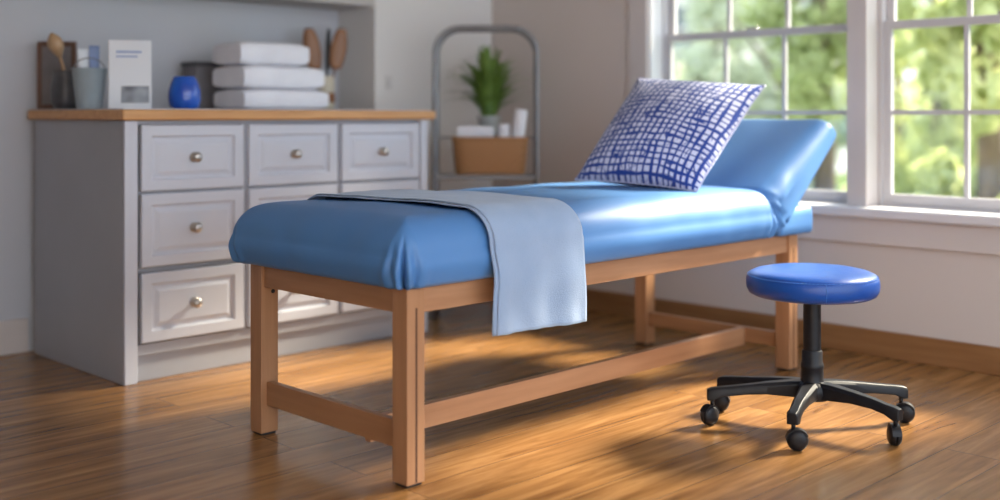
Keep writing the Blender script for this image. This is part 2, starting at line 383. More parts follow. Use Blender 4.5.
def cushion_mesh(x0, x1, y0, y1, prof, r0, crown=0.0, pleat=0.0, pz=(0.56, 0.70), nside=70, nc=40, wr=0.0):
    """rounded-rectangle rings lofted through prof = [(inset, z)]; pleat = gathered fold at each vertical corner"""
    cx0, cx1, cy0, cy1 = x0+r0, x1-r0, y0+r0, y1-r0
    base = []   # (core point, normal, corner angle offset or None)
    def side(a, b_, n, k):
        for i in range(k):
            t = i/k; base.append((Vector(a).lerp(Vector(b_), t), Vector(n), 0.0 if False else None))
    def corner(c, a0):
        for i in range(nc):
            a = a0 + (PI/2)*i/nc; base.append((Vector(c), Vector((math.cos(a), math.sin(a))), (i/nc-0.5)))
    corner((cx0, cy0), PI); side((cx0, cy0), (cx1, cy0), (0, -1), nside)
    corner((cx1, cy0), 1.5*PI); side((cx1, cy0), (cx1, cy1), (1, 0), nside//2)
    corner((cx1, cy1), 0); side((cx1, cy1), (cx0, cy1), (0, 1), nside)
    corner((cx0, cy1), PI/2); side((cx0, cy1), (cx0, cy0), (-1, 0), nside//2)
    bm = bmesh.new(); rings = []
    mx, my = (x0+x1)/2, (y0+y1)/2; hx, hy = (x1-x0)/2, (y1-y0)/2
    for (d, z) in prof:
        ring = []
        for (c, n, ca) in base:
            dd = d; zz = z
            arc = ca*(PI/2)*r0 if ca is not None else None      # metres from the corner line
            if pleat and arc is None:
                # distance along a straight side from the nearest corner, for the soft gathers beside the pleat
                arc2 = min(abs(c.x-cx0), abs(c.x-cx1)) if n.x == 0 else min(abs(c.y-cy0), abs(c.y-cy1))
                arc2 = arc2 + PI/4*r0
            elif pleat: arc2 = abs(arc)
            if pleat and d < r0*1.2:
                fz = 1.0 - sstep(pz[0]+0.02, pz[1], z)
                fb = fz
                s = arc2
                sh = 0.020*sstep(pz[0], pz[1], z)               # pleat narrows to a point at the top
                gro = math.exp(-((s)/0.0045)**2)*1.3
                rid = math.exp(-((s-0.016+sh*0.3)/0.009)**2)
                val = math.exp(-((s-0.040+sh*0.6)/0.009)**2)*0.45
                rd2 = math.exp(-((s-0.058+sh*0.8)/0.012)**2)*0.35
                dd = d - pleat*fb*(-gro + 0.55*rid - val + rd2)
            if dd < r0: p = c + n*(r0-dd)
            else:
                k = dd-r0; p = Vector((max(cx0+k, min(cx1-k, c.x)) if cx1-cx0 > 2*k else (cx0+cx1)/2,
                                       max(cy0+k, min(cy1-k, c.y)) if cy1-cy0 > 2*k else (cy0+cy1)/2))
            if crown:
                u_ = (p.x-mx)/hx; v_ = (p.y-my)/hy
                zz += crown*max(0, 1-u_**4)*max(0, 1-v_**2)*sstep(prof[0][1], prof[-1][1], z)
            if wr:
                zz += wr*noise.noise(Vector((p.x*5, p.y*5, z*6)))*sstep(prof[0][1]+0.02, prof[-1][1], z)
                q = wr*1.2*noise.noise(Vector((p.x*9, p.y*9, z*2.2+4)))
                if d < r0: p = p + n*q*(1-sstep(prof[-1][1]-0.05, prof[-1][1], z))
            ring.append(bm.verts.new((p.x, p.y, zz)))
        rings.append(ring)
    n = len(base)
    for a, b_ in zip(rings, rings[1:]):
        for i in range(n):
            j = (i+1) % n; bm.faces.new((a[i], a[j], b_[j], b_[i]))
    bm.faces.new(rings[0][::-1])
    bmesh.ops.remove_doubles(bm, verts=bm.verts, dist=0.0002)
    return bm
PT = 0.757
def padprof(zb, zt, a, b_, halfw, steps=14):
    pr = [(0.05, zb), (0.020, zb+0.001), (0.008, zb+0.006), (0.002, zb+0.016), (-0.003, zb+0.03)]
    zs = zt-b_
    for i in range(1, 8):
        t = i/8; pr.append((-0.003-0.008*math.sin(PI*t), zb+0.03+(zs-zb-0.03)*t))
    for i in range(steps+1):
        th = PI/2*i/steps; pr.append((-0.003+a*(1-math.cos(th)), zs+b_*math.sin(th)))
    for k in (0.04, 0.09, 0.15, 0.22, 0.30): 
        if a+k < halfw: pr.append((a+k, zt))
    pr.append((halfw, zt)); return pr
PX0, PX1, PY0, PY1 = -0.042, 1.905, -0.030, 0.868
bm = cushion_mesh(PX0, PX1, PY0, PY1, padprof(0.561, PT, 0.115, 0.100, 0.449), 0.060, crown=0.014, pleat=0.025, pz=(0.56, 0.72), wr=0.004, nside=110)
o = link('main_cushion', bm, M['vinyl'], T, smooth=True); o['label'] = 'long padded cushion with pleated corners'

# raised head cushion: a wedge whose profile lies in X-Z, swept across the table
def wedge():
    P = [(1.845,0.735), (2.320,1.040), (2.415,0.972), (2.372,0.915), (1.985,0.566), (1.90,0.562)]
    R = [0.05, 0.03, 0.045, 0.10, 0.03, 0.02]
    out = []
    n = len(P)
    for i in range(n):
        p = Vector(P[i]); a = Vector(P[i-1]); b_ = Vector(P[(i+1) % n])
        d1 = (a-p); d2 = (b_-p); l = min(R[i], d1.length*0.45, d2.length*0.45)
        q1 = p+d1.normalized()*l; q2 = p+d2.normalized()*l
        for k in range(9):
            t = k/8; out.append(q1.lerp(p, t).lerp(p.lerp(q2, t), t))
    # densify long straight runs
    dens = []
    for i, p in enumerate(out):
        q = out[(i+1) % len(out)]; m_ = max(1, int((q-p).length/0.03))
        for k in range(m_): dens.append(p.lerp(q, k/m_))
    c = Vector((sum(p.x for p in dens)/len(dens), sum(p.y for p in dens)/len(dens)))
    bm = bmesh.new(); rings = []
    y0, y1 = -0.034, 0.872; re = 0.085
    ys = []
    for k in range(13): ys.append((y0+re*(1-math.cos(PI/2*k/12)), 1-math.sin(PI/2*k/12)))
    N_ = 40
    for k in range(1, N_): ys.append((y0+re+(y1-y0-2*re)*k/N_, 0))
    for k in range(12, -1, -1): ys.append((y1-re*(1-math.cos(PI/2*k/12)), 1-math.sin(PI/2*k/12)))
    SA, SB = Vector((1.945, 0.650)), Vector((2.345, 0.965))      # spine of the wedge
    def inset(p, q_, r_, s):
        t = max(0, min(1, (p-SA).dot(SB-SA)/(SB-SA).length_squared)); cp = SA.lerp(SB, t); v = cp-p
        return p+v*s*min(0.72, re*0.85/max(v.length, 1e-4))
    for (y, s) in ys:
        ring = []
        for i, p in enumerate(dens):
            q = inset(p, dens[i-1], dens[(i+1) % len(dens)], s) if s > 0 else p
            # vinyl pulled into soft folds towards the hinge
            f = math.exp(-((q.x-1.95)/0.08)**2)*math.exp(-((y-y0)/0.12)**2)
            fold = 0.0045*f*math.sin((q.x*0.8+q.y)*150)
            wob = 0.004*noise.noise(Vector((q.x*7, y*5, q.y*7)))
            ring.append(bm.verts.new((q.x+wob, y+fold, q.y+wob)))
        rings.append(ring)
    m_ = len(dens)
    for a, b_ in zip(rings, rings[1:]):
        for i in range(m_):
            j = (i+1) % m_; bm.faces.new((a[i], a[j], b_[j], b_[i]))
    bm.faces.new(rings[0][::-1]); bm.faces.new(rings[-1])
    return bm
o = link('head_cushion', wedge(), M['vinyl'], T, smooth=True); o['label'] = 'tilted wedge shaped head section'
bm = cushion_mesh(1.93, 2.19, -0.028, 0.862, [(0.03,0.561),(0.008,0.562),(0.001,0.57),(0,0.60),(0,0.64),(0.003,0.662),(0.012,0.672),(0.04,0.676),(0.13,0.676)], 0.018, nside=30, nc=8)
o = link('base_cushion', bm, M['vinyl'], T, smooth=True); o['label'] = 'low flat pad under the raised head section'
# hinge bracket under the head section
for yy in (0.12, 0.72):
    bm = bmesh.new(); tube(bm, [(2.06, yy, 0.655), (2.21, yy, 0.82)], 0.010, 8); link('head_support', bm, M['rack'], T, smooth=True)

# ------------------------------------------------------------------ cloth draped over the table
def pad_z(y):   # resting height of the cloth over the main cushion at y (foot half)
    a, b_, zt = 0.115, 0.100, PT+0.012
    ye = PY0-0.008
    if y > ye+a: return zt + 0.002
    t = (ye+a-y)/a; t = max(0, min(1, t)); return zt-b_*(1-math.sqrt(max(0, 1-t*t)))
def towel():
    path = []           # (y, z, hang) from the far edge to the bottom hem
    for i in range(34): path.append((0.80-(0.80-0.10)*i/33, None, 0))
    ye = PY0-0.010; a, b_ = 0.118, 0.104; zt = PT+0.016
    for i in range(1, 15):
        th = PI/2*i/14; path.append((ye-0.008+a+0.0-a*math.sin(th), zt-b_*(1-math.cos(th)), 0))
    y_e = path[-1][0]; z_e = path[-1][1]
    NH = 26
    for i in range(1, NH+1): path.append((y_e-0.004*math.sin(PI*i/NH), z_e-(z_e-0.395)*i/NH, i/NH))
    path2 = []
    my, hy = (PY0+PY1)/2, (PY1-PY0)/2
    nu = 46; bm = bmesh.new(); uvl = None
    def pt(i, s, layer):
        y, z, h = path[i]
        # left and right edge lines on the cushion
        k = (0.80-max(y, -0.05))/0.85
        xl = 0.232+(0.290-0.232)*k + 0.012*math.sin(k*3); xr = 0.520+(0.688-0.520)*k
        if layer == 0: xl -= 0.014
        x = xl+(xr-xl)*s
        if z is None:
            z = PT+0.005+0.014*max(0, 1-((y-my)/hy)**2)*max(0, 1-((x-0.93)/0.97)**4)
            if y > 0.74: z -= 0.10*((y-0.74)/0.13)**2
            z += 0.0035
        off = 0.0055*layer
        edge = 1.0
        wave = 0.0030*math.sin(s*9+y*6)+0.004*noise.noise(Vector((x*11, y*7, 1.3)))
        if h > 0:
            hang = sstep(0, 0.5, h)
            y = y - off - 0.007*hang*(0.5+noise.noise(Vector((s*5.0, h*2.2, 3.1)))) - 0.010*hang*(0.5+0.5*math.sin(s*7.5+0.6+h*0.8)) - 0.004*hang*math.sin(s*17+1)
            x += 0.010*h*(s-0.5) + 0.004*math.sin(h*6+s*2)
            z += (0.012*(s-0.5)*-1)*h + 0.0008*math.sin(s*40)*(1 if h > 0.95 else 0)
        elif i >= 34:
            t = (i-33)/14; z += off*(1-t)+0.5*wave*(1-t); y -= off*t
        else: z += off + abs(wave)
        return (x, y, z)
    n = len(path); sheets = []
    for layer in (0, 1):
        sheets.append([[bm.verts.new(pt(i, j/nu, layer)) for j in range(nu+1)] for i in range(n)])
    for S in sheets:
        for i in range(n-1):
            for j in range(nu): bm.faces.new((S[i][j], S[i][j+1], S[i+1][j+1], S[i+1][j]))
    # the fold along the right-hand edge joins the two layers
    for i in range(n-1): bm.faces.new((sheets[0][i][nu], sheets[1][i][nu], sheets[1][i+1][nu], sheets[0][i+1][nu]))
    o = link('draped_towel', bm, M['towel'], None, smooth=True)
    md = o.modifiers.new('solid', 'SOLIDIFY'); md.thickness = 0.0028; md.offset = 0
    # stitched hem: a slightly raised band with small tufts at the bottom edge
    bm = bmesh.new()
    for j in range(nu*2):
        s0 = j/(nu*2); a_ = Vector(pt(n-1, s0, 1)); b2 = Vector(pt(n-1, (j+1)/(nu*2), 1)); up = Vector((0,0,0.012))
        if j % 2: continue
        q = [a_+Vector((0,-0.0022,0.001)), b2+Vector((0,-0.0022,0.001)), b2+Vector((0,-0.0022,0.005)), a_+Vector((0,-0.0022,0.005))]
        f = [bm.verts.new(v) for v in q]; g_ = [bm.verts.new(v+Vector((0,-0.0012,0))) for v in q]
        bm.faces.new(g_); bm.faces.new(f[::-1])
        for k in range(4): bm.faces.new((f[k], f[(k+1) % 4], g_[(k+1) % 4], g_[k]))
    link('hem_stitching', bm, M['towel_hem'], o)
    return o
tag(towel(), 'pale blue folded cloth draped across the foot half of the treatment table', 'towel')

# ------------------------------------------------------------------ pillow
def pillow():
    root = None
    bn, bf = Vector((1.470, 0.055, 0.762)), Vector((1.352, 0.560, 0.790))
    tn, tf = Vector((1.845, -0.010, 1.168)), Vector((1.705, 0.515, 1.205))
    n = 44; bm = bmesh.new(); uv = bm.loops.layers.uv.new('UVMap')
    nr = ((tn-bn).cross(bf-bn)).normalized()
    if nr.x > 0: nr = -nr
    T0 = 0.122
    def pos(i, j, sgn):
        s = i/n; t = j/n; x = 2*s-1; y = 2*t-1
        # edges bow inwards slightly between the corners
        bx = x*(1-0.045*(1-y*y)); by = y*(1-0.045*(1-x*x))
        ss, tt = (bx+1)/2, (by+1)/2
        p = bn.lerp(bf, ss).lerp(tn.lerp(tf, ss), tt)
        th = T0*(max(0, 1-x**2)**0.55)*(max(0, 1-y**2)**0.55)
        th *= 1+0.16*(-y)*0.6
        th += 0.004*noise.noise(Vector((x*3, y*3, sgn)))*(1-x*x)*(1-y*y)
        sag = -0.010*(1-x*x)
        return p+nr*(sgn*th)+Vector((0,0,0))
    grids = {}
    for sgn in (1, -1):
        for i in range(n+1):
            for j in range(n+1):
                if sgn == -1 and (i in (0, n) or j in (0, n)): grids[(sgn, i, j)] = grids[(1, i, j)]
                else: grids[(sgn, i, j)] = bm.verts.new(pos(i, j, sgn))
        for i in range(n):
            for j in range(n):
                f = bm.faces.new([grids[(sgn, a, b_)] for a, b_ in ((i,j),(i+1,j),(i+1,j+1),(i,j+1))])
                for lp, (a, b_) in zip(f.loops, ((i,j),(i+1,j),(i+1,j+1),(i,j+1))): lp[uv].uv = (a/n+(0 if sgn > 0 else 2), b_/n)
    o = link('throw_pillow', bm, M['pillow'], None, smooth=True)
    bm = bmesh.new(); loop = [pos(i, 0, 1) for i in range(n)]+[pos(n, j, 1) for j in range(n)]+[pos(i, n, 1) for i in range(n, 0, -1)]+[pos(0, j, 1) for j in range(n, 0, -1)]
    tube(bm, loop, 0.0028, 6, closed=True)
    link('piping', bm, M['piping'], o, smooth=True)
    return o
tag(pillow(), 'square pillow with blue crosshatch pattern leaning at the raised table end', 'pillow')

# ------------------------------------------------------------------ stool
SX, SY = 1.366, -0.484
S = thing('rolling_stool', (SX, SY, 0), 'round royal blue stool on a black five-arm wheeled base', 'stool')
bm = bmesh.new()
lathe(bm, [(0,0.540),(0.06,0.540),(0.12,0.5375),(0.165,0.533),(0.195,0.5265),(0.211,0.5195),(0.2165,0.514),(0.2175,0.5115),(0.2195,0.509),(0.2235,0.500),(0.2245,0.485),(0.2225,0.468),(0.214,0.453),(0.198,0.445),(0.17,0.442),(0,0.442)], 72)
bmesh.ops.scale(bm, verts=bm.verts, vec=(0.968, 0.968, 1)); seat = link('seat', bm, M['vinyl_stool'], S, smooth=True)
bm = bmesh.new()
for k in range(110):
    a = 2*PI*k/110; a2 = a+2*PI/110*0.6; r = 0.2192
    tube(bm, [(r*math.cos(a), r*math.sin(a), 0.5125), (r*math.cos(a2), r*math.sin(a2), 0.5125)], 0.0011, 5)
# vertical seam of the side band
aa = -2.42
tube(bm, [((0.2185)*math.cos(aa), (0.2185)*math.sin(aa), 0.510), ((0.2238)*math.cos(aa), (0.2238)*math.sin(aa), 0.499), ((0.2248)*math.cos(aa), (0.2248)*math.sin(aa), 0.485), ((0.2228)*math.cos(aa), (0.2228)*math.sin(aa), 0.468), ((0.2145)*math.cos(aa), (0.2145)*math.sin(aa), 0.454)], 0.0010, 6)
bmesh.ops.scale(bm, verts=bm.verts, vec=(0.968, 0.968, 1)); link('seam_stitching', bm, M['thread'], seat, smooth=True)
bm = bmesh.new(); lathe(bm, [(0,0.443),(0.12,0.443),(0.12,0.438),(0.06,0.434),(0.058,0.426),(0.03,0.424),(0,0.424)], 40)
link('seat_plate', bm, M['black'], S, smooth=True, auto=40)
bm = bmesh.new(); lathe(bm, [(0,0.43),(0.029,0.43),(0.029,0.20),(0,0.20)], 32); link('gas_column', bm, M['black'], S, smooth=True, auto=40)
bm = bmesh.new(); lathe(bm, [(0,0.262),(0.031,0.262),(0.034,0.258),(0.034,0.222),(0.037,0.218),(0.039,0.205),(0.037,0.20),(0.037,0.165),(0.041,0.155),(0,0.15)], 32)
link('column_sleeve', bm, M['black'], S, smooth=True, auto=40)
bm = bmesh.new(); lathe(bm, [(0,0.158),(0.046,0.157),(0.060,0.147),(0.064,0.125),(0.056,0.100),(0.03,0.094),(0,0.094)], 40)
link('hub', bm, M['black'], S, smooth=True, auto=50)
CS = math.pi/4
for ang, R in ((-117, 0.285), (-46, 0.295), (12, 0.33), (141, 0.33), (173, 0.33)):
    a = math.radians(ang)-CS; d = Vector((math.cos(a), math.sin(a), 0)); pn = Vector((-d.y, d.x, 0))
    bm = bmesh.new(); rings = []
    for r, hw, zt, zb in ((0.030,0.029,0.160,0.104),(0.08,0.027,0.158,0.108),(0.15,0.023,0.150,0.112),(0.22,0.020,0.140,0.108),(R-0.03,0.019,0.130,0.098),(R,0.021,0.126,0.084),(R+0.018,0.017,0.120,0.084)):
        rings.append([bm.verts.new(d*r+pn*x+Vector((0,0,z))) for x, z in ((-hw, zb), (-hw*1.0, zt-0.010), (-hw*0.62, zt), (hw*0.62, zt), (hw, zt-0.010), (hw, zb))])
    for q, p in zip(rings, rings[1:]):
        for k in range(6): bm.faces.new((q[k], q[(k+1) % 6], p[(k+1) % 6], p[k]))
    bm.faces.new(rings[0]); bm.faces.new(rings[-1][::-1])
    arm = link('base_arm', bm, M['black'], S, bevel=0.003)
    # caster: stem, hood and two wheels, trailing in its own direction
    c = d*R
    ca = a + {-117: 1.9, -46: 2.3, 12: -0.6, 141: 0.4, 173: 0.7}[ang]
    f = Vector((math.cos(ca), math.sin(ca), 0)); ax = Vector((-f.y, f.x, 0)); wc = c+f*0.012+Vector((0,0,0.0335))
    bm = bmesh.new(); tube(bm, [c+Vector((0,0,0.06)), c+Vector((0,0,0.092))], 0.007, 12)
    cs = link('caster', bm, M['black'], arm, smooth=True); cs['label'] = 'black twin wheel caster stem'
    bm = bmesh.new()
    for sg in (-1, 1):
        rim = bmesh.new(); 
        prof = [(0,0.021),(0.012,0.0215),(0.024,0.0185),(0.031,0.013),(0.0335,0.006),(0.0335,0.003),(0,0.003)]
        vsr = []
        seg = 28; rr = []
        for (r, h) in prof:
            if r < 1e-6: rr.append([bm.verts.new(wc+ax*(h*sg))])
            else: rr.append([bm.verts.new(wc+ax*(h*sg)+(f*math.cos(2*PI*i/seg)+Vector((0,0,1))*math.sin(2*PI*i/seg))*r) for i in range(seg)])
        for q, p in zip(rr, rr[1:]):
            for i in range(seg):
                j = (i+1) % seg
                if len(q) == 1: bm.faces.new((q[0], p[i], p[j]))
                elif len(p) == 1: bm.faces.new((q[i], q[j], p[0]))
                else: bm.faces.new((q[i], q[j], p[j], p[i]))
        rim.free()
    link('caster_wheels', bm, M['black'], arm, smooth=True)
    bm = bmesh.new(); K = 10; A0 = []; B0 = []; C0 = []; D0 = []
    for i in range(K+1):
        t = math.radians(5)+math.radians(150)*i/K; o_ = f*-math.cos(t)+Vector((0,0,1))*math.sin(t)
        A0.append(bm.verts.new(wc+o_*0.036-ax*0.014)); B0.append(bm.verts.new(wc+o_*0.036+ax*0.014))
        C0.append(bm.verts.new(wc+o_*0.032-ax*0.014)); D0.append(bm.verts.new(wc+o_*0.032+ax*0.014))
    for i in range(K):
        bm.faces.new((A0[i],A0[i+1],B0[i+1],B0[i])); bm.faces.new((C0[i],D0[i],D0[i+1],C0[i+1]))
        bm.faces.new((A0[i],C0[i],C0[i+1],A0[i+1])); bm.faces.new((B0[i],B0[i+1],D0[i+1],D0[i]))
    bm.faces.new((A0[0],B0[0],D0[0],C0[0])); bm.faces.new((A0[K],C0[K],D0[K],B0[K]))
    link('caster_hood', bm, M['black'], arm, smooth=True, auto=40)

# ------------------------------------------------------------------ drawer cabinet
CX0, CX1, CY0, CY1 = 0.004, 1.562, 1.690, 2.535
CH = 1.028
K_ = thing('drawer_cabinet', (0, 0, 0), 'pale grey painted cabinet with panelled drawers against the alcove wall', 'cabinet')
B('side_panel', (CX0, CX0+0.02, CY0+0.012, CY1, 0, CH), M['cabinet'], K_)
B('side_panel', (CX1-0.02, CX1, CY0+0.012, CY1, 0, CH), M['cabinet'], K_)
bm = bmesh.new(); box(bm, CX0, CX0+0.055, CY0, CY0+0.022, 0, CH); link('corner_post', bm, M['drawer'], K_, bevel=0.004)
bm = bmesh.new(); box(bm, CX1-0.045, CX1, CY0, CY0+0.022, 0, CH); link('corner_post', bm, M['drawer'], K_, bevel=0.004)
cols = [(0.075,0.400), (0.425,0.790), (0.815,1.190), (1.2,1.5)]
span0, span1 = CX0+0.055, CX1-0.045
cw = (span1-span0)/3
rows = [(0.750,1.010), (0.452,0.738), (0.155,0.428)]
bm = bmesh.new()
box(bm, CX0+0.02, CX1-0.02, CY0+0.035, CY1, 0.10, CH)                         # carcass behind the fronts
box(bm, span0, span1, CY0+0.012, CY0+0.035, 0.105, 0.148); box(bm, span0, span1, CY0+0.012, CY0+0.035, 1.014, CH)
for z in (0.439, 0.744): box(bm, span0, span1, CY0+0.020, CY0+0.035, z-0.008, z+0.008)
for k in (1, 2): box(bm, span0+cw*k-0.016, span0+cw*k+0.016, CY0+0.016, CY0+0.035, 0.148, 1.014)
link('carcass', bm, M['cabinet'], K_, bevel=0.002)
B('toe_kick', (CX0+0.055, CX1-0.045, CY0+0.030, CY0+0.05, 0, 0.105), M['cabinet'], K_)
def drawer(x0, x1, z0, z1):
    bm = bmesh.new(); y = CY0-0.006; m_ = 0.042
    def ring(x0_, x1_, z0_, z1_, yy): return [bm.verts.new(p) for p in ((x0_,yy,z0_),(x1_,yy,z0_),(x1_,yy,z1_),(x0_,yy,z1_))]
    R_ = [ring(x0,x1,z0,z1,y+0.022), ring(x0,x1,z0,z1,y+0.003), ring(x0+0.004,x1-0.004,z0+0.004,z1-0.004,y),
          ring(x0+m_,x1-m_,z0+m_,z1-m_,y), ring(x0+m_+0.008,x1-m_-0.008,z0+m_+0.008,z1-m_-0.008,y+0.012),
          ring(x0+m_+0.016,x1-m_-0.016,z0+m_+0.016,z1-m_-0.016,y+0.012), ring(x0+m_+0.034,x1-m_-0.034,z0+m_+0.034,z1-m_-0.034,y+0.003)]
    for a, b_ in zip(R_, R_[1:]):
        for k in range(4): bm.faces.new((a[k], a[(k+1) % 4], b_[(k+1) % 4], b_[k]))
    bm.faces.new(R_[-1]); bm.faces.new(R_[0][::-1])
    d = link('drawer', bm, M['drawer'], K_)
    xc, zc = (x0+x1)/2, (z0+z1)/2
    bm = bmesh.new(); lathe(bm, [(0,0.040),(0.010,0.039),(0.018,0.034),(0.021,0.027),(0.017,0.020),(0.008,0.015),(0.007,0.006),(0.018,0.004),(0.020,0),(0,0)], 24)
    bmesh.ops.rotate(bm, verts=bm.verts, matrix=Matrix.Rotation(PI/2, 3, 'X'))
    bmesh.ops.translate(bm, verts=bm.verts, vec=(xc, y+0.003, zc))
    link('knob', bm, M['nickel'], d, smooth=True)
for k in range(3):
    for (z0, z1) in rows: drawer(span0+cw*k+0.013, span0+cw*(k+1)-0.013, z0, z1)
W_ = thing('countertop', (0.78, 2.12, CH), 'wood-edged countertop lying across the grey drawer cabinet', 'countertop')
bm = bmesh.new(); box(bm, CX0-0.022, CX1+0.030, CY0-0.030, 2.565, CH+0.001, CH+0.044)
bmesh.ops.translate(bm, verts=bm.verts, vec=-Vector(W_.location)); link('wood_slab', bm, M['counter'], W_, bevel=0.010)
bm = bmesh.new(); box(bm, CX0-0.008, CX1+0.016, CY0-0.012, 2.56, CH+0.044, CH+0.047)
bmesh.ops.translate(bm, verts=bm.verts, vec=-Vector(W_.location)); link('pale_surface', bm, M['counter_top'], W_)
CT = CH+0.047      # resting height

# ------------------------------------------------------------------ things on the counter
def local(name, fn, mat, parent=None, **k):
    bm = bmesh.new(); fn(bm); return link(name, bm, mat, parent, **k)
# leaning dark frame
def at(o, x, y, z=CT, rz=0): o.location = (x, y, z); o.rotation_euler = (0, 0, rz); return o
A45 = -PI/4     # things turned to face the room diagonally
fr_ = at(thing('picture_frame', (0,0,0), 'dark brown frame standing at the far left end of the countertop', 'picture frame'), 0.085, 2.49, CT, -0.75)
def ff(bm):
    for d in ((-0.085,-0.065),(0.065,0.085)): box(bm, d[0], d[1], -0.01, 0.01, 0, 0.30)
    box(bm, -0.065, 0.065, -0.01, 0.01, 0, 0.022); box(bm, -0.065, 0.065, -0.01, 0.01, 0.278, 0.30)
local('frame', ff, M['dark_wood'], fr_, bevel=0.003)
local('picture', lambda bm: box(bm, -0.066, 0.066, -0.004, 0.008, 0.02, 0.28), M['book'], fr_)
# dark crock with a wooden brush
cr_ = at(thing('ceramic_crock', (0,0,0), 'dark rounded crock between the brown frame and the blue-grey pail', 'crock'), 0.050, 2.325, CT)
local('crock_body', lambda bm: lathe(bm, [(0,0.001),(0.045,0.001),(0.058,0.03),(0.062,0.08),(0.055,0.13),(0.050,0.155),(0.054,0.165),(0.046,0.165),(0.044,0.15),(0.05,0.08),(0.04,0.012),(0,0.012)], 32), M['dark_ceramic'], cr_, smooth=True)
def brush(bm):
    pts = bez([(0.0,0.0,0.014),(0.004,0,0.10),(0.0,0.0,0.17),(-0.03,0,0.24)], 10); tube(bm, pts, [0.007]*11, 10)
    rr = []
    q = bez([(-0.024,0,0.225),(-0.036,0,0.262),(-0.052,0,0.30),(-0.06,0,0.325)], 8)
    tube(bm, q, [0.010,0.018,0.026,0.031,0.033,0.031,0.025,0.016,0.004], 14)
ob = at(local('wooden_brush', brush, M['tan_wood'], None, smooth=True), 0.050, 2.325, CT+0.0)
tag(ob, 'tan wooden brush standing upright in the dark crock', 'brush')
# pail
pl = at(thing('metal_pail', (0,0,0), 'blue-grey tapered pail beside the white printed card', 'pail'), 0.062, 2.12, CT)
local('pail_body', lambda bm: lathe(bm, [(0,0.001),(0.048,0.001),(0.052,0.006),(0.070,0.165),(0.074,0.170),(0.068,0.170),(0.064,0.165),(0.046,0.010),(0,0.010)], 40), M['pail'], pl, smooth=True)
def handle(bm): tube(bm, [(0.071*math.cos(t), 0.0, 0.158+0.04*math.sin(t)*-1.0*0.0+0.055*math.sin(t)) for t in [PI*i/14 for i in range(15)]], 0.0025, 6)
local('pail_handle', handle, M['rack'], pl, smooth=True)
for k, (dx, dy, hh, mt, lab) in enumerate(((-0.022, 0.012, 0.24, 'paper', 'white tube standing in the blue-grey pail, nearer the crock'), (0.024, 0.006, 0.255, 'ink_blue', 'pale blue tube standing in the blue-grey pail, nearer the card'))):
    o = at(thing('squeeze_tube', (0,0,0), lab, 'tube', 'tubes in the pail'), 0.062+dx, 2.12+dy, CT+0.011)
    def tb(bm, h=hh):
        rings = []
        for i in range(9):
            t = i/8; z = 0.03+(h-0.03)*t; w_ = 0.019+0.004*t; d_ = 0.019*(1-t)+0.002
            rings.append([bm.verts.new((w_*math.cos(2*PI*j/20), d_*math.sin(2*PI*j/20), z)) for j in range(20)])
        for a, b_ in zip(rings, rings[1:]):
            for j in range(20): bm.faces.new((a[j], a[(j+1) % 20], b_[(j+1) % 20], b_[j]))
        bm.faces.new(rings[0][::-1]); bm.faces.new(rings[-1])
    local('tube_body', tb, M[mt], o, smooth=True)
    local('cap', lambda bm: lathe(bm, [(0,0),(0.014,0),(0.016,0.03),(0,0.03)], 20), M['book'], o, smooth=True, auto=40)
# printed card
cd_ = at(thing('printed_card', (0,0,0), 'upright white card with a blue heading and grey picture', 'card'), 0.165, 1.965, CT, -0.5)
def cf(bm):
    box(bm, -0.085, 0.085, -0.008, 0.008, 0, 0.285)
o = local('card_panel', cf, M['paper'], cd_, bevel=0.003)
local('heading_print', lambda bm: [box(bm, -0.055, 0.045, -0.0095, -0.0085, 0.232, 0.240), box(bm, -0.055, 0.03, -0.0095, -0.0085, 0.214, 0.220)], M['ink_blue'], o)
local('picture_print', lambda bm: box(bm, -0.035, 0.075, -0.0095, -0.0085, 0.025, 0.095), M['ink_grey'], o)
local('easel_back', lambda bm: [box(bm, -0.015, 0.015, 0.008, 0.085, 0, 0.012), box(bm, -0.015, 0.015, 0.008, 0.02, 0.012, 0.16)], M['book'], cd_)
# blue jar
jr = at(thing('ceramic_jar', (0,0,0), 'rounded cobalt blue jar on the countertop left of the towel stack', 'jar'), 0.405, 1.95, CT)
local('jar_body', lambda bm: lathe(bm, [(0,0.001),(0.050,0.001),(0.062,0.012),(0.069,0.04),(0.068,0.075),(0.058,0.112),(0.047,0.134),(0.044,0.140),(0.040,0.140),(0.042,0.13),(0.05,0.11),(0.06,0.07),(0.055,0.015),(0,0.012)], 40), M['jar_blue'], jr, smooth=True)
local('jar_ribs', lambda bm: [lathe(bm, [(0.0,z),(r,z),(r+0.0015,z+0.002),(r,z+0.004),(0.0,z+0.004)], 40) for r, z in ((0.0692,0.052),(0.0622,0.098))], M['jar_blue'], jr, smooth=True)
